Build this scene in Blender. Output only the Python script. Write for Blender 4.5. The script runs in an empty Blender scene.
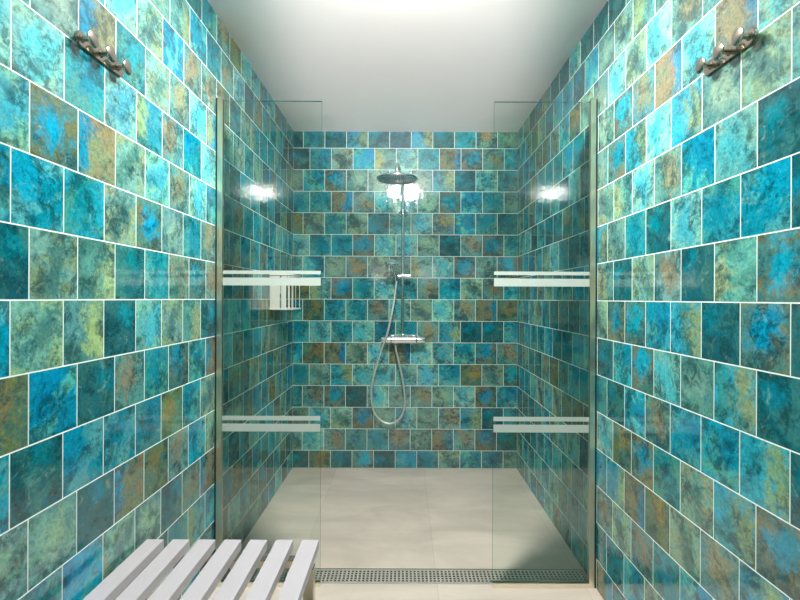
import bpy, bmesh, math, random
from mathutils import Vector, Matrix
PI = math.pi
scene = bpy.context.scene
COL = scene.collection
random.seed(7)

# ---------------------------------------------------------------- dimensions
XL, XR = -0.780, 0.797          # inner faces of the side walls
YB, YR = 3.46, -1.45            # tiled back wall, rear wall behind the camera
H = 2.368
T = 0.152                       # tile pitch
ROWZ = 2.2505                   # highest full grout line
GY = 2.035                      # plane of the glass panels

# ---------------------------------------------------------------- helpers
def lin(c):
    r = []
    for v in c:
        v = v / 255.0
        r.append(v / 12.92 if v <= 0.04045 else ((v + 0.055) / 1.055) ** 2.4)
    return r

def mat(name):
    m = bpy.data.materials.new(name)
    m.use_nodes = True
    nt = m.node_tree
    b = nt.nodes['Principled BSDF']
    return m, nt, b

def simple(name, rgb, rough=0.5, metal=0.0, coat=0.0, noise=0.0, nscale=40.0, bump=0.0):
    m, nt, b = mat(name)
    col = lin(rgb) + [1]
    b.inputs['Base Color'].default_value = col
    b.inputs['Roughness'].default_value = rough
    b.inputs['Metallic'].default_value = metal
    if coat:
        b.inputs['Coat Weight'].default_value = coat
    tc = nt.nodes.new('ShaderNodeTexCoord')
    n = nt.nodes.new('ShaderNodeTexNoise')
    n.inputs['Scale'].default_value = nscale
    n.inputs['Detail'].default_value = 4
    nt.links.new(tc.outputs['Object'], n.inputs['Vector'])
    mx = nt.nodes.new('ShaderNodeMix'); mx.data_type = 'RGBA'
    mx.inputs[6].default_value = [c * (1 - noise) for c in col[:3]] + [1]
    mx.inputs[7].default_value = [min(1, c * (1 + noise)) for c in col[:3]] + [1]
    nt.links.new(n.outputs['Fac'], mx.inputs[0])
    nt.links.new(mx.outputs[2], b.inputs['Base Color'])
    if bump:
        bp = nt.nodes.new('ShaderNodeBump')
        bp.inputs['Strength'].default_value = bump
        bp.inputs['Distance'].default_value = 0.001
        nt.links.new(n.outputs['Fac'], bp.inputs['Height'])
        nt.links.new(bp.outputs['Normal'], b.inputs['Normal'])
    return m

def link_mesh(name, bm, mats, parent=None, smooth=None):
    me = bpy.data.meshes.new(name)
    bmesh.ops.recalc_face_normals(bm, faces=bm.faces)
    bm.to_mesh(me); bm.free()
    if not isinstance(mats, (list, tuple)):
        mats = [mats]
    for m in mats:
        me.materials.append(m)
    o = bpy.data.objects.new(name, me)
    COL.objects.link(o)
    if parent:
        o.parent = parent
    if smooth is not None:
        me.set_sharp_from_angle(angle=math.radians(smooth))
        for p in me.polygons:
            p.use_smooth = True
    return o

def thing(name, label, cat, loc=(0, 0, 0), group=None):
    o = bpy.data.objects.new(name, None); COL.objects.link(o)
    o.empty_display_size = 0.05
    o.location = loc
    o['label'] = label; o['category'] = cat
    if group:
        o['group'] = group
    return o

def box(bm, x0, x1, y0, y1, z0, z1, bev=0.0, mi=0, seg=2):
    vs = [bm.verts.new((x, y, z)) for x in (x0, x1) for y in (y0, y1) for z in (z0, z1)]
    fs = []
    for idx in ((0, 1, 3, 2), (4, 6, 7, 5), (0, 4, 5, 1), (2, 3, 7, 6), (0, 2, 6, 4), (1, 5, 7, 3)):
        f = bm.faces.new([vs[i] for i in idx]); f.material_index = mi; fs.append(f)
    if bev:
        es = list({e for f in fs for e in f.edges})
        bmesh.ops.bevel(bm, geom=es, offset=bev, segments=seg, affect='EDGES', profile=0.6)

def lathe(bm, prof, origin=(0, 0, 0), axis='Z', n=32):
    """prof: list of (radius, height); revolved about axis."""
    rot = {'Z': Matrix.Identity(3),
           'X': Matrix.Rotation(PI / 2, 3, 'Y'),
           '-X': Matrix.Rotation(-PI / 2, 3, 'Y'),
           'Y': Matrix.Rotation(-PI / 2, 3, 'X'),
           '-Y': Matrix.Rotation(PI / 2, 3, 'X')}[axis] if isinstance(axis, str) else axis
    o = Vector(origin)
    rings = []
    for r, h in prof:
        if r < 1e-6:
            rings.append([bm.verts.new(o + rot @ Vector((0, 0, h)))])
        else:
            rings.append([bm.verts.new(o + rot @ Vector((r * math.cos(2 * PI * k / n), r * math.sin(2 * PI * k / n), h))) for k in range(n)])
    for a, b in zip(rings[:-1], rings[1:]):
        for k in range(n):
            k2 = (k + 1) % n
            if len(a) == 1 and len(b) == 1:
                continue
            if len(a) == 1:
                bm.faces.new((a[0], b[k], b[k2]))
            elif len(b) == 1:
                bm.faces.new((a[k], a[k2], b[0]))
            else:
                bm.faces.new((a[k], a[k2], b[k2], b[k]))
    return rings

def cyl(bm, p0, p1, r, n=24, bev=0.0):
    p0, p1 = Vector(p0), Vector(p1)
    d = p1 - p0; L = d.length
    R = d.to_track_quat('Z', 'Y').to_matrix()
    prof = [(0, 0), (r - bev, 0)] + ([(r, bev), (r, L - bev)] if bev else [(r, L)]) + ([(r - bev, L)] if bev else []) + [(0, L)]
    lathe(bm, prof, p0, R, n)

def smooth_path(pts, sub=8):
    pts = [Vector(p) for p in pts]
    out = []
    for i in range(len(pts) - 1):
        p0 = pts[max(i - 1, 0)]; p1 = pts[i]; p2 = pts[i + 1]; p3 = pts[min(i + 2, len(pts) - 1)]
        for s in range(sub):
            t = s / sub
            out.append(0.5 * ((2 * p1) + (-p0 + p2) * t + (2 * p0 - 5 * p1 + 4 * p2 - p3) * t * t + (-p0 + 3 * p1 - 3 * p2 + p3) * t ** 3))
    out.append(pts[-1])
    return out

def tube(bm, path, r, n=12, ribs=None):
    up = Vector((0, 0, 1)); prev = None; rings = []
    for i, p in enumerate(path):
        t = (path[min(i + 1, len(path) - 1)] - path[max(i - 1, 0)]).normalized()
        a = prev if prev is not None else (up if abs(t.z) < .9 else Vector((1, 0, 0)))
        u = (a - t * a.dot(t)).normalized(); prev = u
        v = t.cross(u)
        rr = r(i / (len(path) - 1)) if callable(r) else r
        if ribs and i % 2:
            rr *= ribs
        rings.append([bm.verts.new(p + rr * (math.cos(2 * PI * k / n) * u + math.sin(2 * PI * k / n) * v)) for k in range(n)])
    for a, b in zip(rings[:-1], rings[1:]):
        for k in range(n):
            bm.faces.new((a[k], a[(k + 1) % n], b[(k + 1) % n], b[k]))
    bm.faces.new(rings[0]); bm.faces.new(list(reversed(rings[-1])))

# ---------------------------------------------------------------- tile material
def tile_material():
    m, nt, b = mat('glazed_tile')
    N, L = nt.nodes, nt.links
    def attr(name):
        a = N.new('ShaderNodeAttribute'); a.attribute_name = name; return a
    ca, cb, cc, tp, ap = attr('ca'), attr('cb'), attr('cc'), attr('tp'), attr('ap')
    def noise(scale, detail, rough, dist, off=0.0):
        n = N.new('ShaderNodeTexNoise')
        n.inputs['Scale'].default_value = scale; n.inputs['Detail'].default_value = detail
        n.inputs['Roughness'].default_value = rough; n.inputs['Distortion'].default_value = dist
        ad = N.new('ShaderNodeVectorMath'); ad.operation = 'ADD'; ad.inputs[1].default_value = (off, off * .7, off * .3)
        L.new(tp.outputs['Vector'], ad.inputs[0]); L.new(ad.outputs[0], n.inputs['Vector'])
        return n
    def mrange(src, a, c, d=0.0, e=1.0):
        r = N.new('ShaderNodeMapRange'); r.interpolation_type = 'SMOOTHSTEP'
        r.inputs[1].default_value = a; r.inputs[2].default_value = c
        r.inputs[3].default_value = d; r.inputs[4].default_value = e
        L.new(src, r.inputs[0]); return r.outputs[0]
    def mix(f, a, c, mode='MIX', fac=None):
        x = N.new('ShaderNodeMix'); x.data_type = 'RGBA'; x.blend_type = mode
        if f is not None: L.new(f, x.inputs[0])
        else: x.inputs[0].default_value = fac
        if isinstance(a, list): x.inputs[6].default_value = a
        else: L.new(a, x.inputs[6])
        if isinstance(c, list): x.inputs[7].default_value = c
        else: L.new(c, x.inputs[7])
        return x.outputs[2]
    n1 = noise(1.3, 6, .6, 1.1)
    c = mix(mrange(n1.outputs['Fac'], .44, .57), ca.outputs['Color'], cb.outputs['Color'])
    # accent blob
    ln = N.new('ShaderNodeVectorMath'); ln.operation = 'LENGTH'; L.new(ap.outputs['Vector'], ln.inputs[0])
    n2 = noise(1.8, 9, .72, 1.9, 11.0)
    ma = N.new('ShaderNodeMath'); ma.operation = 'MULTIPLY_ADD'; ma.inputs[1].default_value = 4.4
    L.new(n2.outputs['Fac'], ma.inputs[0]); L.new(ln.outputs['Value'], ma.inputs[2])
    c = mix(mrange(ma.outputs[0], 2.45, 3.5, .85, 0.0), c, cc.outputs['Color'])
    # pale clouding
    n5 = noise(2.6, 7, .7, 1.4, 31.0)
    c = mix(mrange(n5.outputs['Fac'], .56, .74, 0, .42), c, lin((178, 205, 180)) + [1])
    # deep teal clouding and dark mineral flecks
    n7 = noise(3.6, 8, .72, 1.8, 77.0)
    c = mix(mrange(n7.outputs['Fac'], .50, .66, 0, .55), c, lin((24, 112, 132)) + [1])
    n8 = noise(1.5, 3, .55, .8, 93.0)
    pm = mrange(n8.outputs['Fac'], .45, .58)
    n4 = noise(4.6, 10, .80, .6, 5.0)
    fm = mrange(n4.outputs['Fac'], .42, .56, 0, .74)
    mm = N.new('ShaderNodeMath'); mm.operation = 'MULTIPLY'; L.new(pm, mm.inputs[0]); L.new(fm, mm.inputs[1])
    c = mix(mm.outputs[0], c, lin((22, 62, 66)) + [1])
    n9 = noise(9.0, 8, .8, .3, 61.0)
    n10 = noise(1.7, 2, .5, .6, 123.0)
    m2 = N.new('ShaderNodeMath'); m2.operation = 'MULTIPLY'
    L.new(mrange(n9.outputs['Fac'], .50, .58, 0, .62), m2.inputs[0]); L.new(mrange(n10.outputs['Fac'], .46, .62), m2.inputs[1])
    c = mix(m2.outputs[0], c, lin((30, 78, 82)) + [1])
    # rusty flecks
    n6 = noise(3.4, 8, .7, 1.0, 47.0)
    c = mix(mrange(n6.outputs['Fac'], .64, .72, 0, .5), c, lin((120, 92, 62)) + [1])
    # fine grain
    n3 = noise(17, 6, .75, .5, 21.0)
    g = mrange(n3.outputs['Fac'], .3, .7, .74, 1.3)
    cg = N.new('ShaderNodeCombineColor'); 
    for i in range(3): L.new(g, cg.inputs[i])
    c = mix(None, c, cg.outputs[0], 'MULTIPLY', 1.0)
    hs = N.new('ShaderNodeHueSaturation'); hs.inputs['Saturation'].default_value = SAT; hs.inputs['Value'].default_value = VAL
    L.new(c, hs.inputs['Color'])
    L.new(hs.outputs[0], b.inputs['Base Color'])
    b.inputs['Roughness'].default_value = 0.055
    b.inputs['IOR'].default_value = 1.85
    # gently uneven glaze
    tc = N.new('ShaderNodeTexCoord')
    nb = N.new('ShaderNodeTexNoise'); nb.inputs['Scale'].default_value = 42; nb.inputs['Detail'].default_value = 4
    L.new(tc.outputs['Object'], nb.inputs['Vector'])
    bp = N.new('ShaderNodeBump'); bp.inputs['Strength'].default_value = 0.6; bp.inputs['Distance'].default_value = 0.001
    L.new(nb.outputs['Fac'], bp.inputs['Height']); L.new(bp.outputs['Normal'], b.inputs['Normal'])
    return m
SAT, VAL = 1.09, .95

GROUT = simple('pale_grout', (232, 244, 240), .85, noise=.05)
TILE = tile_material()

# designs: colour a, colour b, accent colour, accent (cx, cy, rx, ry, angle)
DES = {
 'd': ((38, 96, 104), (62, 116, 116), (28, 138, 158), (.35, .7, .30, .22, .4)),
 't': ((62, 150, 162), (92, 160, 152), (36, 132, 156), (.5, .6, .35, .45, .3)),
 'u': ((56, 160, 184), (104, 186, 182), (18, 142, 182), (.75, .7, .40, .45, .2)),
 'l': ((124, 190, 188), (152, 202, 182), (88, 184, 200), (.4, .5, .35, .55, .5)),
 'b': ((84, 124, 116), (122, 118, 88), (44, 166, 198), (.52, .58, .42, .36, .5)),
 'o': ((112, 124, 82), (86, 128, 108), (152, 126, 76), (.6, .65, .32, .32, 0)),
 'r': ((116, 162, 152), (90, 144, 146), (150, 134, 98), (.55, .55, .34, .50, .6)),
 'y': ((88, 138, 134), (112, 164, 158), (172, 182, 128), (.18, .35, .32, .70, .1)),
 'g': ((110, 158, 150), (94, 138, 134), (142, 174, 152), (.5, .5, .4, .4, 0)),
 's': ((124, 134, 104), (132, 122, 94), (36, 148, 190), (.90, .5, .26, .75, 0)),
 'w': ((132, 178, 166), (150, 170, 134), (70, 112, 110), (.5, .45, .26, .62, .8)),
 'q': ((74, 164, 190), (78, 158, 168), (152, 166, 112), (.85, .45, .35, .75, .1)),
}
KEYS = 'ttuuddllgborwqtyuds'

def tile_wall(name, origin, U, Nn, length, phases, codes):
    """origin: point at floor level where u=0; U: direction of u; Nn: normal into the room.
    phases: joint phase (metres) of even and odd rows; codes(row, index) -> design key."""
    U, Nn, O = Vector(U), Vector(Nn), Vector(origin)
    Z = Vector((0, 0, 1))
    verts, faces, mi = [], [], []
    A = {k: [] for k in ('ca', 'cb', 'cc', 'tp', 'ap')}
    zs = [H] + [ROWZ - T * k for k in range(15)] + [0.0]
    gw, ch, th, sk = 0.0012, 0.0004, 0.0006, 0.02
    def P(u, z, n): return O + U * u + Z * z + Nn * n
    # grout slab (a box)
    b0 = len(verts)
    for u in (0, length):
        for z in (0, H):
            for n in (-sk - .06, -th):
                verts.append(P(u, z, n))
    for f in ((0, 1, 3, 2), (4, 6, 7, 5), (0, 4, 5, 1), (2, 3, 7, 6), (0, 2, 6, 4), (1, 5, 7, 3)):
        faces.append([b0 + i for i in f]); mi.append(0)
        for k in A: A[k] += [(0, 0, 0)] * 4
    for r in range(16):
        z1, z0 = zs[r], zs[r + 1]
        ph = phases[r % 2]
        k = 0 if abs(ph) < 1e-6 else -1
        while ph + k * T < length:
            ua, ub = ph + k * T, ph + (k + 1) * T
            u0, u1 = max(ua, 0), min(ub, length)
            idx = k; k += 1
            if u1 - u0 < 0.006: continue
            key = codes(r, idx)
            rnd = random.Random(r * 131 + idx * 17 + len(name))
            ca, cb, cc, (ax, ay, rx, ry, an) = DES[key]
            def jit(c):
                f = rnd.uniform(.9, 1.1)
                return lin([min(255, v * k_ * f * rnd.uniform(.96, 1.04)) for v, k_ in zip(c, (.95, 1.0, .995))])
            ca, cb, cc = jit(ca), jit(cb), jit(cc)
            ax += rnd.uniform(-.08, .08); ay += rnd.uniform(-.08, .08); an += rnd.uniform(-.3, .3)
            off = (rnd.uniform(0, 400), rnd.uniform(0, 400), rnd.uniform(0, 50))
            zb = ROWZ - T * r if r > 0 else ROWZ        # nominal bottom of tile
            zbn = z0 if r < 15 else z1 - T
            a, bq = u0 + (gw if ua >= 0 else 0), u1 - (gw if ub <= length else 0)
            c0, c1 = z0 + gw * (r < 15), z1 - gw * (r > 0)
            base = len(verts)
            ring = [(a, c0), (bq, c0), (bq, c1), (a, c1)]
            inner = [(a + ch, c0 + ch), (bq - ch, c0 + ch), (bq - ch, c1 - ch), (a + ch, c1 - ch)]
            for u, z in ring: verts.append(P(u, z, -th))
            for u, z in ring: verts.append(P(u, z, -ch * .55))
            for u, z in inner: verts.append(P(u, z, 0))
            uvs = ring + ring + inner
            fl = [(8, 9, 10, 11)]
            for s in range(4):
                s2 = (s + 1) % 4
                fl.append((4 + s, 4 + s2, 8 + s2, 8 + s)); fl.append((s, s2, 4 + s2, 4 + s))
            for f in fl:
                faces.append([base + i for i in f]); mi.append(1 if f == fl[0] else 0)
                for i in f:
                    u, z = uvs[i]
                    x = (u - ua) / T; y = (z - zbn) / T
                    A['ca'].append(ca); A['cb'].append(cb); A['cc'].append(cc)
                    A['tp'].append((x + off[0], y + off[1], off[2]))
                    dx, dy = x - ax, y - ay
                    A['ap'].append(((dx * math.cos(an) + dy * math.sin(an)) / rx, (-dx * math.sin(an) + dy * math.cos(an)) / ry, 0))
    me = bpy.data.meshes.new(name)
    me.from_pydata([tuple(v) for v in verts], [], faces)
    me.materials.append(GROUT); me.materials.append(TILE)
    me.polygons.foreach_set('material_index', mi)
    for k in ('ca', 'cb', 'cc'):
        at = me.attributes.new(k, 'FLOAT_COLOR', 'CORNER')
        at.data.foreach_set('color', [v for c in A[k] for v in (c[0], c[1], c[2], 1.0)])
    for k in ('tp', 'ap'):
        at = me.attributes.new(k, 'FLOAT_VECTOR', 'CORNER')
        at.data.foreach_set('vector', [v for c in A[k] for v in c])
    # consistent outward normals
    bm = bmesh.new(); bm.from_mesh(me); bmesh.ops.recalc_face_normals(bm, faces=bm.faces)
    for f in bm.faces:
        if f.material_index == 1 and f.normal.dot(Nn) < -0.01: f.normal_flip()
    bm.to_mesh(me); bm.free()
    o = bpy.data.objects.new(name, me); COL.objects.link(o)
    o['kind'] = 'structure'
    return o

BACK = ["dtdqddqdtrg", "dtwuyltsbru", "gubgglgqdlt", "ttsrllgbutg", "owtwtllrutd", "lttbllgdrbt",
        "tugrwgylbgb", "oybtltruwru", "tottrlwlrso", "tltlttrqddu", "uoswlsllTbr".replace('T', 't'), "twqlllluowb",
        "trbdlgrglbu", "wlwbglgrqdt", "wlrttrgsrbd", "dodbdutwutg"]
LEFT = {0: "tdtdtdtd", 1: "tuygltdt", 2: "rruwlqll", 3: "qlrwtsgl", 4: "lurqltll", 5: "ulrlwsbl", 6: "rtgbwtuu", 7: "rbwtdywd",
        8: "dywldywu", 9: "stbtrduo", 10: "wuotuudu", 11: "wurosdgg", 12: "srdgwutt", 13: "uqtdgtud"}
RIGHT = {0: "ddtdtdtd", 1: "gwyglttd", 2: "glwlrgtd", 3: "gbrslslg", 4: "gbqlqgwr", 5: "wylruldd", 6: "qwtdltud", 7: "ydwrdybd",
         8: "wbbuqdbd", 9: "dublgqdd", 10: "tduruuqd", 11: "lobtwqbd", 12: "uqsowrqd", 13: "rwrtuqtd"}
def rndcode(r, i, s): return random.Random(r * 991 + i * 37 + s).choice(KEYS)
def cback(r, i):
    i += 1
    return BACK[r][i] if 0 <= i < len(BACK[r]) else 't'
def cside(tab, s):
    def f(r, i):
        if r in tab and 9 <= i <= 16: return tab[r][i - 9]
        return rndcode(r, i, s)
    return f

LEN = YB - YR
tile_wall('wall_back', (XL, YB, 0), (1, 0, 0), (0, -1, 0), XR - XL, (0.067, 0.114), cback)
tile_wall('wall_left', (XL, YB, 0), (0, -1, 0), (1, 0, 0), LEN, (0.36 * T, 0.04 * T), cside(LEFT, 3))
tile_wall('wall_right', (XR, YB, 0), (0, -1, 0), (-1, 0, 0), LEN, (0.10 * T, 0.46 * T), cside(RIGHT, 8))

# ---------------------------------------------------------------- plain shell
PAINT = simple('ceiling_paint', (252, 244, 244), .55, noise=.015, nscale=6)
WPAINT = simple('rear_wall_paint', (168, 168, 164), .6, noise=.02, nscale=6)

def struct(name, bm, m):
    o = link_mesh(name, bm, m); o['kind'] = 'structure'; return o
bm = bmesh.new(); box(bm, XL - .08, XR + .08, YR - .08, YB + .08, H, H + .08); struct('ceiling', bm, PAINT)
bm = bmesh.new(); box(bm, XL - .08, XR + .08, YR - .08, YR, 0, H); struct('wall_rear', bm, WPAINT)

# floor: large concrete-look tiles, with a slot for the linear drain
def floor_material():
    m, nt, b = mat('concrete_look_floor_tile')
    N, L = nt.nodes, nt.links
    tc = N.new('ShaderNodeTexCoord')
    mp = N.new('ShaderNodeMapping'); mp.inputs['Location'].default_value = (-0.143, -2.53, 0)
    L.new(tc.outputs['Object'], mp.inputs['Vector'])
    br = N.new('ShaderNodeTexBrick'); br.offset = 0.0
    br.inputs['Scale'].default_value = 1.0; br.inputs['Brick Width'].default_value = .61; br.inputs['Row Height'].default_value = .61
    br.inputs['Mortar Size'].default_value = .0012; br.inputs['Mortar Smooth'].default_value = .2
    br.inputs['Color1'].default_value = lin((224, 214, 201)) + [1]
    br.inputs['Color2'].default_value = lin((212, 202, 189)) + [1]
    br.inputs['Mortar'].default_value = lin((198, 189, 174)) + [1]
    L.new(mp.outputs['Vector'], br.inputs['Vector'])
    n = N.new('ShaderNodeTexNoise'); n.inputs['Scale'].default_value = 3.0; n.inputs['Detail'].default_value = 7; n.inputs['Roughness'].default_value = .6; n.inputs['Distortion'].default_value = .6
    mp2 = N.new('ShaderNodeMapping'); mp2.inputs['Scale'].default_value = (.7, 1.6, 1)
    L.new(tc.outputs['Object'], mp2.inputs['Vector']); L.new(mp2.outputs[0], n.inputs['Vector'])
    r = N.new('ShaderNodeMapRange'); r.inputs[1].default_value = .3; r.inputs[2].default_value = .7; r.inputs[3].default_value = .80; r.inputs[4].default_value = 1.10
    L.new(n.outputs['Fac'], r.inputs[0])
    cg = N.new('ShaderNodeCombineColor')
    for i in range(3): L.new(r.outputs[0], cg.inputs[i])
    x = N.new('ShaderNodeMix'); x.data_type = 'RGBA'; x.blend_type = 'MULTIPLY'; x.inputs[0].default_value = 1
    L.new(br.outputs['Color'], x.inputs[6]); L.new(cg.outputs[0], x.inputs[7]); L.new(x.outputs[2], b.inputs['Base Color'])
    b.inputs['Roughness'].default_value = .5
    bp = N.new('ShaderNodeBump'); bp.inputs['Strength'].default_value = .15; bp.inputs['Distance'].default_value = .001
    L.new(n.outputs['Fac'], bp.inputs['Height']); L.new(bp.outputs[0], b.inputs['Normal'])
    return m
D0, D1 = 2.054, 2.172
bm = bmesh.new()
box(bm, XL - .08, XR + .08, YR - .08, D0, -.08, 0)
box(bm, XL - .08, XR + .08, D1, YB + .08, -.08, 0)
box(bm, XL - .08, XR + .08, D0, D1, -.08, -.05)
struct('floor', bm, floor_material())

# ---------------------------------------------------------------- metals
CHROME = simple('polished_chrome', (236, 238, 240), .16, 1.0, noise=.01)
BRUSH = simple('brushed_steel', (225, 218, 208), .55, .85, noise=.06, nscale=120)
HOOKM = simple('polished_hook_steel', (186, 176, 164), .12, 1.0, noise=.03)
ALU = simple('bright_aluminium', (238, 234, 216), .28, 1.0, noise=.03)
DARK_STRIP = simple('dark_edge_strip', (46, 52, 46), .6)
DARK = simple('dark_void', (14, 14, 13), .7)
RUBBER = simple('dark_nozzle_rubber', (58, 60, 64), .5)

# ---------------------------------------------------------------- linear drain
dr = thing('linear_drain', 'long perforated stainless steel drain channel across the floor below the glass panels', 'drain', (0, (D0 + D1) / 2, 0))
bm = bmesh.new()
gx0, gx1, gy0, gy1 = XL + .012, XR - .012, D0 + .006, D1 - .006
yc = (D0 + D1) / 2
ncol = 92; nrow = 5
px = (gx1 - gx0) / ncol; mrg = .009; py = (gy1 - gy0 - 2 * mrg) / nrow
hs = .0046
top, bot = -.0008, -.003
def vv(x, y, z): return bm.verts.new((x, y - yc, z))
for i in range(ncol):
    for j in range(nrow):
        x0 = gx0 + i * px; x1 = x0 + px; y0 = gy0 + mrg + j * py; y1 = y0 + py
        cx, cy = (x0 + x1) / 2, (y0 + y1) / 2
        o4 = [vv(x0, y0, top), vv(x1, y0, top), vv(x1, y1, top), vv(x0, y1, top)]
        i4 = [vv(cx - hs, cy - hs, top), vv(cx + hs, cy - hs, top), vv(cx + hs, cy + hs, top), vv(cx - hs, cy + hs, top)]
        b4 = [vv(cx - hs, cy - hs, bot), vv(cx + hs, cy - hs, bot), vv(cx + hs, cy + hs, bot), vv(cx - hs, cy + hs, bot)]
        for s in range(4):
            s2 = (s + 1) % 4
            bm.faces.new((o4[s], o4[s2], i4[s2], i4[s])); bm.faces.new((i4[s], i4[s2], b4[s2], b4[s]))
box(bm, gx0, gx1, gy0 - yc, gy0 + mrg - yc, bot, top)
box(bm, gx0, gx1, gy1 - mrg - yc, gy1 - yc, bot, top)
bmesh.ops.remove_doubles(bm, verts=bm.verts, dist=1e-5)
me_o = link_mesh('grate', bm, BRUSH, dr)
bm = bmesh.new()
for (a, b_, c, d) in ((XL + .002, XR - .002, D0, D0 + .0035), (XL + .002, XR - .002, D1 - .0035, D1),
                      (XL + .002, XL + .008, D0, D1), (XR - .008, XR - .002, D0, D1)):
    box(bm, a, b_, c - yc, d - yc, -.02, .0006)
link_mesh('frame', bm, BRUSH, dr)
bm = bmesh.new(); box(bm, XL + .009, XR - .009, D0 + .004 - yc, D1 - .004 - yc, -.049, -.045)
link_mesh('channel', bm, DARK, dr)

# ---------------------------------------------------------------- glass panels
def glass_mat(name, tint, edge=False):
    m = bpy.data.materials.new(name); m.use_nodes = True
    nt = m.node_tree; N, L = nt.nodes, nt.links
    for n in list(N): N.remove(n)
    out = N.new('ShaderNodeOutputMaterial')
    tr = N.new('ShaderNodeBsdfTransparent'); tr.inputs[0].default_value = list(tint) + [1]
    gl = N.new('ShaderNodeBsdfGlossy'); gl.inputs['Roughness'].default_value = .0 if not edge else .15
    fr = N.new('ShaderNodeFresnel'); fr.inputs['IOR'].default_value = 1.27
    mx = N.new('ShaderNodeMixShader')
    L.new(fr.outputs[0], mx.inputs[0]); L.new(tr.outputs[0], mx.inputs[1]); L.new(gl.outputs[0], mx.inputs[2])
    L.new(mx.outputs[0], out.inputs[0])
    return m
GLASS = glass_mat('clear_green_tinted_glass', (.945, .977, .955))
GEDGE = glass_mat('glass_edge', (.16, .30, .26), True)
FROST = simple('pale_frosted_band', (196, 210, 203), .45, noise=.01)

def panel(x_wall, x_in, label):
    s = 1 if x_in > x_wall else -1
    t = thing('glass_panel', label, 'glass shower screen', ((x_wall + x_in) / 2, GY, 0), 'glass shower screens')
    ox = (x_wall + x_in) / 2
    def X(x): return x - ox
    gt = .005
    bm = bmesh.new()
    a, b_ = sorted((X(x_wall + s * .0115), X(x_in)))
    box(bm, a, b_, -gt, gt, .012, 2.008)
    for f in bm.faces:
        f.material_index = 1 if abs(f.normal.y) < .5 else 0
    bm.normal_update()
    for f in bm.faces:
        f.material_index = 1 if abs(f.normal.y) < .5 else 0
    link_mesh('glass_pane', bm, [GLASS, GEDGE], t)
    # wall channel: U profile
    bm = bmesh.new()
    w0, w1 = X(x_wall + s * .0075), X(x_wall + s * .0295)
    a, b_ = sorted((w0, w1))
    box(bm, a, b_, -.0095, -.0045, .0, 2.018, .0008)
    box(bm, a, b_, .0045, .0095, .0, 2.018, .0008)
    a, b_ = sorted((w0, X(x_wall + s * .011)))
    box(bm, a, b_, -.0045, .0045, .0, 2.018)
    link_mesh('wall_profile', bm, ALU, t)
    bm = bmesh.new()  # dark strip between wall and profile
    a, b_ = sorted((X(x_wall + s * .0002), w0))
    box(bm, a, b_, -.007, .007, .0, 2.018)
    link_mesh('wall_edge_strip', bm, DARK_STRIP, t)
    bm = bmesh.new()
    a, b_ = sorted((w0, w1))
    box(bm, a, b_, -.0095, .0095, 2.018, 2.024, .001)
    link_mesh('profile_cap', bm, ALU, t)
    # floor rail
    bm = bmesh.new()
    a, b_ = sorted((X(x_wall + s * .030), X(x_in)))
    box(bm, a, b_, -.0105, -.0045, .0, .021, .0008)
    box(bm, a, b_, .0045, .0105, .0, .021, .0008)
    box(bm, a, b_, -.0045, .0045, .0, .010)
    link_mesh('floor_rail', bm, ALU, t)
    # frosted bands
    a, b_ = sorted((X(x_wall + s * .031), X(x_in - s * .0015)))
    for z0, z1 in ((1.2915, 1.3060), (1.2445, 1.2765), (.6875, .7060), (.6415, .6735)):
        bm = bmesh.new()
        box(bm, a, b_, -.0058, -.0051, z0, z1)
        o = link_mesh('frosted_band', bm, FROST, t)
    return t
panel(XL, -.3425, 'clear glass shower screen standing partly behind the white slatted bench')
panel(XR, .3700, 'clear glass shower screen across the opening from the white slatted bench')

# ---------------------------------------------------------------- shower column
PX = -.009; PYD = 3.395       # riser pipe
sh = thing('wall_shower', 'chrome wall shower with round rain head, hand shower, hose and bar mixer', 'shower', (PX, YB, .908))
def S(x, y, z): return (x - PX, y - YB, z - .908)
MZ = .908; MY = 3.385
# riser with elbow and arm
HX, HY, HZ = -.044, 2.955, 1.905
path = [Vector(S(PX, PYD, MZ + .015)), Vector(S(PX, PYD, 1.4)), Vector(S(PX, PYD, 1.955))]
for k in range(1, 7):
    a = k / 6 * PI / 2
    path.append(Vector(S(PX - .004 * k / 6, PYD - .05 * (1 - math.cos(a)), 1.955 + .05 * math.sin(a))))
path += [Vector(S(HX + .003, HY + .03, 2.004)), ]
for k in range(1, 6):
    a = k / 5 * PI / 2
    path.append(Vector(S(HX, HY + .03 - .03 * math.sin(a), 2.004 - .03 * (1 - math.cos(a)))))
path.append(Vector(S(HX, HY, 1.96)))
bm = bmesh.new(); tube(bm, path, .0115, 16); link_mesh('riser_pipe', bm, CHROME, sh, 40)
# rain head
bm = bmesh.new()
lathe(bm, [(0, .0), (.112, .0), (.120, .002), (.124, .006), (.124, .011), (.118, .015), (.06, .020), (.024, .026), (.018, .040), (.014, .056), (0, .058)], S(HX, HY, HZ), 'Z', 56)
rh = link_mesh('rain_head', bm, CHROME, sh, 35)
bm = bmesh.new()
for ring in range(1, 9):
    n = ring * 7
    for k in range(n):
        a = 2 * PI * k / n + ring * .2
        lathe(bm, [(.0028, .001), (.0022, -.0022), (0, -.0026)], Vector(S(HX, HY, HZ)) + Vector((.0135 * ring * math.cos(a), .0135 * ring * math.sin(a), 0)), 'Z', 6)
link_mesh('nozzles', bm, RUBBER, rh)
# upper wall bracket
bm = bmesh.new()
BZ = 1.79
lathe(bm, [(0, 0), (.031, 0), (.031, .006), (.027, .009), (.010, .010), (.010, .05), (0, .05)], S(PX, YB - .0002, BZ), '-Y', 32)
lathe(bm, [(.0117, -.016), (.0185, -.016), (.0195, -.012), (.0195, .012), (.0185, .016), (.0117, .016)], S(PX, PYD, BZ), 'Z', 24)
link_mesh('wall_bracket', bm, CHROME, sh, 35)
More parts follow.
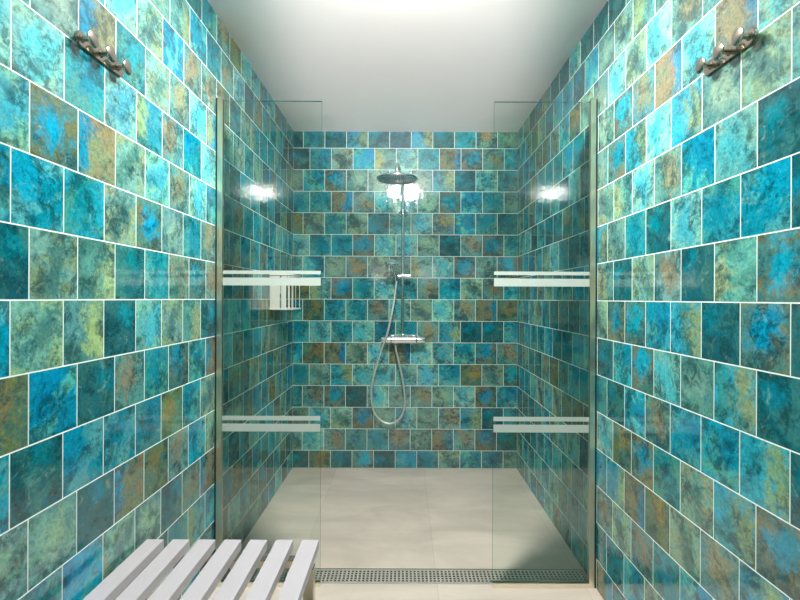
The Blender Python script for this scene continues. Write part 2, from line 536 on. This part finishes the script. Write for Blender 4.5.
# slider and hand shower
SZ = 1.192 + (298.7 - 276) * 3.385 / 491.4
bm = bmesh.new()
lathe(bm, [(.0117, -.015), (.017, -.015), (.018, -.012), (.018, .012), (.017, .015), (.0117, .015)], S(PX, PYD, SZ), 'Z', 24)
cyl(bm, S(PX + .052, PYD - .012, SZ), S(PX - .050, PYD - .012, SZ), .0125, 20, .002)
cyl(bm, S(PX - .050, PYD - .030, SZ - .016), S(PX - .050, PYD - .044, SZ + .02), .016, 20, .002)
link_mesh('slider', bm, CHROME, sh, 35)
hb = Vector(S(PX - .048, PYD - .034, SZ - .028)); ht = Vector(S(-.075, 3.315, SZ + .075))
path = smooth_path([hb, hb.lerp(ht, .4) + Vector((0, 0, 0)), hb.lerp(ht, .8), ht], 6)
bm = bmesh.new()
tube(bm, path, lambda t: .0085 + .0025 * t, 16)
hd = link_mesh('hand_shower', bm, CHROME, sh, 40)
R = Matrix.Rotation(math.radians(14), 3, 'X') @ Matrix.Rotation(math.radians(6), 3, 'Y')
bm = bmesh.new()
c = Vector(S(-.083, 3.29, SZ + .083))
lathe(bm, [(0, -.008), (.047, -.008), (.052, -.004), (.052, .004), (.040, .012), (.020, .018), (0, .020)], c, R, 36)
link_mesh('spray_head', bm, CHROME, hd, 35)
# hose
def hp(x, y, d=3.375): return S((x - 404) * d / 491.4 - .0045 * (y - 300) / 300 * -0.0, d, 1.192 + (298.7 - y) * d / 491.4)
hose = [(396.4, 281, 3.36), (394.6, 298, 3.35), (391.8, 314, 3.335), (387.6, 333, 3.325), (383, 346, 3.33), (377.6, 362, 3.36), (372.6, 383, 3.40), (371.8, 398, 3.41), (374.5, 412, 3.415), (381.7, 420.7, 3.415), (390.5, 423.6, 3.41),
        (399, 419.5, 3.41), (404.2, 410, 3.405), (405.2, 398, 3.40), (402.7, 379, 3.39), (398.3, 359, 3.385), (396.2, 350, 3.385), (395.6, 345, 3.385)]
bm = bmesh.new(); tube(bm, smooth_path([hp(*p) for p in hose], 10), .0074, 12, ribs=.86)
link_mesh('hose', bm, simple('silver_hose', (226, 228, 226), .38, .6, noise=.02), sh, 60)
# mixer
x0m, x1m = (381.2 - 404) * MY / 491.4, (425.3 - 404) * MY / 491.4
bm = bmesh.new()
cyl(bm, S((391.5 - 404) * MY / 491.4, MY, MZ), S((416.5 - 404) * MY / 491.4, MY, MZ), .0265, 32, .003)
lathe(bm, [(.011, 0), (.011, .02), (.009, .02)], S((395.7 - 404) * MY / 491.4, MY, MZ - .038), 'Z', 20)
lathe(bm, [(.014, 0), (.014, .02), (.011, .024), (.010, .03)], S(PX, MY + .004, MZ + .012), 'Z', 20)
mx = link_mesh('mixer_body', bm, CHROME, sh, 35)
for xx in (392.5, 414.0):
    bm = bmesh.new()
    xw = (xx - 404) * MY / 491.4
    lathe(bm, [(0, 0), (.033, 0), (.033, .005), (.028, .012), (.018, .015), (.018, YB - MY), (0, YB - MY)], S(xw, YB - .0002, MZ), '-Y', 32)
    link_mesh('wall_rose', bm, CHROME, sh, 35)
def knob(xa, xb, sgn):
    bm = bmesh.new()
    L_ = abs(xb - xa)
    prof = [(0, 0), (.020, 0), (.0235, .002), (.0245, .008), (.022, L_ - .006), (.020, L_ - .001), (0, L_)]
    rg = lathe(bm, prof, S(xa, MY, MZ), 'X' if sgn > 0 else '-X', 36)
    for r_ in rg[2:5]:
        for i, v in enumerate(r_):
            if i % 2:
                cen = Vector((v.co.x, MY - YB, 0)); v.co = cen + (v.co - cen) * .94
    link_mesh('control_knob', bm, CHROME, sh, 30)
knob((416.5 - 404) * MY / 491.4 + .002, x1m, 1)
knob((391.5 - 404) * MY / 491.4 - .002, x0m, -1)

# ---------------------------------------------------------------- shower caddy
cd = thing('shower_caddy', 'white rounded shower basket with upright bars on the tiled wall behind the glass screen', 'shower basket', (XL, 3.0, 1.12))
WHITE = simple('white_coated_wire', (232, 232, 226), .28, 0, .3, noise=.01)
y0c, y1c, dep = 2.845, 3.125, .128
def rr_path(off=0.0, n=8):
    """U-shaped outline from the wall out and back."""
    pts = [Vector((.001, y0c - 3.0 + off, 0))]
    rad = .045
    for k in range(n + 1):
        a = PI / 2 * k / n
        pts.append(Vector((dep - off - rad + rad * math.sin(a), y0c - 3.0 + off + rad - rad * math.cos(a), 0)))
    for k in range(n + 1):
        a = PI / 2 * k / n
        pts.append(Vector((dep - off - rad + rad * math.cos(a), y1c - 3.0 - off - rad + rad * math.sin(a), 0)))
    pts.append(Vector((.001, y1c - 3.0 - off, 0)))
    return pts
outline = rr_path()
for z, r in ((.008, .005), (.208, .005)):
    bm = bmesh.new(); tube(bm, [p + Vector((0, 0, z)) for p in outline], r, 10); link_mesh('rim', bm, WHITE, cd, 50)
# tray
bm = bmesh.new()
pl = rr_path(.003)
b1 = [bm.verts.new(p + Vector((0, 0, .004))) for p in pl]; b2 = [bm.verts.new(p + Vector((0, 0, .010))) for p in pl]
bm.faces.new(b1); bm.faces.new(b2)
for k in range(len(pl)):
    k2 = (k + 1) % len(pl); bm.faces.new((b1[k], b1[k2], b2[k2], b2[k]))
link_mesh('tray', bm, WHITE, cd)
# solid end plate following the near end, then flat bars along the front
def strip(s0, s1, name):
    seg = [outline[0]]
    acc = [0]
    for a, b_ in zip(outline[:-1], outline[1:]): acc.append(acc[-1] + (b_ - a).length)
    def at(s):
        for i in range(len(acc) - 1):
            if acc[i] <= s <= acc[i + 1]:
                return outline[i].lerp(outline[i + 1], (s - acc[i]) / (acc[i + 1] - acc[i]))
        return outline[-1]
    n = max(2, int((s1 - s0) / .008)); bm = bmesh.new(); prev = None
    cen = Vector((.03, 0, 0))
    for k in range(n + 1):
        p = at(s0 + (s1 - s0) * k / n); d = (cen - p); d.z = 0; d.normalize()
        q = [bm.verts.new(p + Vector((0, 0, .006))), bm.verts.new(p + d * .0025 + Vector((0, 0, .006))),
             bm.verts.new(p + d * .0025 + Vector((0, 0, .207))), bm.verts.new(p + Vector((0, 0, .207)))]
        if prev:
            for i in range(4):
                bm.faces.new((prev[i], prev[(i + 1) % 4], q[(i + 1) % 4], q[i]))
        else: bm.faces.new(q)
        prev = q
    bm.faces.new(prev)
    link_mesh(name, bm, WHITE, cd)
bm = bmesh.new(); box(bm, .0002, .004, -.13, .10, .10, .16, .001); link_mesh('mounting_plate', bm, WHITE, cd)
strip(.002, .060, 'end_panel')
strip(.068, .096, 'bar')
for s0 in (.108, .140, .22, .33, .42, .47): strip(s0, s0 + .010, 'bar')

# ---------------------------------------------------------------- hook rails
def hook_rail(xw, s, ys, z, label):
    t = thing('hook_rail', label, 'coat hooks', (xw, ys[1], z), 'wall hook rails')
    def Q(x, y, zz): return (s * x, y - ys[1], zz - z)
    # plate with rounded ends
    bm = bmesh.new()
    ya, yb = ys[0] - .012, ys[2] + .026
    hh = .0185; th = .007; prof = []
    for k in range(13):
        a = PI / 2 + PI * k / 12; prof.append((ya + hh * .6 + hh * .9 * math.cos(a), z + hh * math.sin(a)))
    for k in range(13):
        a = -PI / 2 + PI * k / 12; prof.append((yb - hh * .6 + hh * .9 * math.cos(a), z + hh * math.sin(a)))
    r0 = [bm.verts.new(Q(.0003, y, zz)) for y, zz in prof]
    r1 = [bm.verts.new(Q(th - .0015, y, zz)) for y, zz in prof]
    ym, = [(ya + yb) / 2]
    r2 = [bm.verts.new(Q(th, y + (.0015 if y < ym else -.0015), z + (zz - z) * .92)) for y, zz in prof]
    n = len(prof)
    for A_, B_ in ((r0, r1), (r1, r2)):
        for k in range(n): bm.faces.new((A_[k], A_[(k + 1) % n], B_[(k + 1) % n], B_[k]))
    bm.faces.new(r0); bm.faces.new(r2)
    link_mesh('back_plate', bm, HOOKM, t, 35)
    for y in ys:
        bm = bmesh.new()
        lathe(bm, [(0, .006), (.0095, .006), (.0095, .008), (.0062, .010), (.0058, .026), (.008, .029), (.017, .0300), (.0195, .0315), (.0200, .033), (.0195, .0348), (.0165, .0360), (0, .0368)],
              Q(0, y, z), 'X' if s > 0 else '-X', 36)
        link_mesh('hook', bm, HOOKM, t, 35)
    return t
hook_rail(XL, 1, (1.176, 1.249, 1.322), 1.811, 'polished steel rail with three round hooks high on the tiled wall above the bench')
hook_rail(XR, -1, (1.128, 1.198, 1.27), 1.797, 'polished steel rail with three round hooks high on the tiled wall opposite the bench')

# ---------------------------------------------------------------- bench
SW = simple('white_painted_slat', (186, 184, 190), .42, noise=.02, nscale=20)
LEGM = simple('polished_leg_steel', (196, 188, 170), .16, 1.0, noise=.03)
bn = thing('bench', 'low white slatted bench with steel frame against the tiled wall', 'bench', (-.51, 1.22, 0))
bx0, bx1, by0, by1, bz = -.766, -.2515, .93, 1.470, .470
def B(x0, x1, y0, y1, z0, z1, bev, name, m):
    bm = bmesh.new(); box(bm, x0 + .51, x1 + .51, y0 - 1.22, y1 - 1.22, z0, z1, bev)
    return link_mesh(name, bm, m, bn)
pitch = (bx1 - bx0 - .051) / 6
for k in range(7):
    B(bx0 + k * pitch, bx0 + k * pitch + .051, by0, by1, bz - .028, bz, .0018, 'slat', SW)
for y in (by0 + .035, by1 - .05):
    B(bx0 + .006, bx1 - .006, y - .015, y + .015, bz - .052, bz - .0285, .002, 'crossbar', LEGM)
for x in (bx0 + .004, bx1 - .034):
    for y in (by0 + .035, by1 - .05):
        B(x, x + .030, y - .0155, y + .0155, 0.0, bz - .0525, .002, 'leg', LEGM)
    B(x + .002, x + .028, by0 + .052, by1 - .067, .09, .115, .002, 'stretcher', LEGM)

# ---------------------------------------------------------------- ceiling lamp, added fill lights
def emis(name, rgb, s):
    m = bpy.data.materials.new(name); m.use_nodes = True
    nt = m.node_tree
    for n in list(nt.nodes): nt.nodes.remove(n)
    e = nt.nodes.new('ShaderNodeEmission'); o = nt.nodes.new('ShaderNodeOutputMaterial')
    e.inputs[0].default_value = list(rgb) + [1]; e.inputs[1].default_value = s
    nt.links.new(e.outputs[0], o.inputs[0]); return m
def lamp(x, y, r, drop, label, s):
    t = thing('ceiling_light', label, 'ceiling light', (x, y, H), None)
    bm = bmesh.new(); lathe(bm, [(0, -.0005), (r * .96, -.0005), (r, -.002), (r, -.008), (r * .96, -.009), (0, -.009)], (0, 0, 0), 'Z', 56)
    link_mesh('base_plate', bm, simple('white_lamp_base', (235, 235, 235), .5), t, 35)
    bm = bmesh.new(); lathe(bm, [(0, -.0095), (r * .95, -.0095), (r * .95, -drop + .005), (r * .90, -drop + .001), (r * .8, -drop), (0, -drop)], (0, 0, 0), 'Z', 56)
    link_mesh('diffuser', bm, emis('lit_opal_diffuser', (1.0, .92, .87), s), t, 35)
lamp(0.0, 1.56, .125, .034, 'lit round opal ceiling light above the space in front of the glass', 335)
def spotlight(x, z, target, power, label):  # fill light added behind the camera to brighten the ceiling
    t = thing('fill_spotlight', label, 'added fill light', (x, YR, z))
    sm_ = simple('white_spot_metal', (225, 225, 222), .4)
    bm = bmesh.new(); lathe(bm, [(0, .0005), (.05, .0005), (.05, .015), (.045, .02), (0, .02)], (0, 0, 0), '-Y', 32)
    o = link_mesh('mount', bm, sm_, t, 40); o.matrix_local = Matrix.Rotation(PI, 4, 'Z')
    c = Vector((0, .14, .03)); d = (Vector(target) - (Vector((x, YR, z)) + c)).normalized()
    bm = bmesh.new(); cyl(bm, (0, .018, 0), c - d * .03, .009, 16, .001); link_mesh('arm', bm, sm_, t, 40)
    R_ = d.to_track_quat('Z', 'Y').to_matrix()
    bm = bmesh.new(); lathe(bm, [(0, -.06), (.03, -.058), (.042, -.04), (.042, .05), (.038, .05), (.036, -.02), (0, -.03)], c, R_, 32); link_mesh('lamp_can', bm, sm_, t, 35)
    L_ = bpy.data.lights.new('fill_spot_lamp', 'SPOT'); L_.energy = power; L_.spot_size = math.radians(24); L_.spot_blend = .8; L_.shadow_soft_size = .03; L_.color = (1, .94, .91)
    lo = bpy.data.objects.new('fill_spot_lamp', L_); COL.objects.link(lo); lo.parent = t
    lo.location = c + d * .06; lo.rotation_mode = 'QUATERNION'; lo.rotation_quaternion = (-d).to_track_quat('Z', 'Y')
spotlight(0.01, .95, (0.008, 2.95, H + .12), 800, 'added white fill spotlight on the rear wall, tilted up to the ceiling')
def uplighter(x, label):  # added out-of-view fill, bounced off the ceiling to lift the room
    t = thing('fill_uplighter', label, 'wall light', (x, YR, 1.5), 'added fill uplighters')
    bm = bmesh.new(); lathe(bm, [(0, -.10), (.03, -.098), (.07, -.075), (.10, -.03), (.112, .012), (.108, .014), (.100, .0), (.060, -.02), (0, -.025)], (0, .125, 0), 'Z', 40)
    sh_ = simple('white_plaster_shade', (228, 226, 222), .6)
    link_mesh('shade', bm, sh_, t, 40)
    bm = bmesh.new(); box(bm, -.04, .04, .0005, .045, -.09, -.01, .003); link_mesh('wall_mount', bm, sh_, t)
    bm = bmesh.new(); lathe(bm, [(0, -.019), (.058, -.014), (.094, .0005), (.094, .003), (0, .003)], (0, .125, 0), 'Z', 40)
    link_mesh('diffuser', bm, emis('lit_fill_diffuser', (1.0, .92, .87), 70), t)
uplighter(-.40, 'added white bowl fill light on the rear wall, on the side of the bench')
uplighter(.42, 'added white bowl fill light on the rear wall, on the side away from the bench')

# ---------------------------------------------------------------- world, camera
w = bpy.data.worlds.new('World'); scene.world = w; w.use_nodes = True
w.node_tree.nodes['Background'].inputs[0].default_value = (.8, .85, .9, 1)
w.node_tree.nodes['Background'].inputs[1].default_value = 0.05
cam = bpy.data.cameras.new('Camera'); co = bpy.data.objects.new('Camera', cam); COL.objects.link(co)
co.location = (0, 0, 1.192); co.rotation_euler = (PI / 2, math.radians(-.22), 0)
cam.sensor_width = 36; cam.lens = 491.4 / 800 * 36; cam.shift_x = -4 / 800; cam.shift_y = -1.3 / 800
cam.clip_start = .02
scene.camera = co
vs = scene.view_settings
vs.view_transform = 'Standard'; vs.look = 'None'; vs.gamma = 1; vs.use_curve_mapping = False
vs.exposure = 0.0
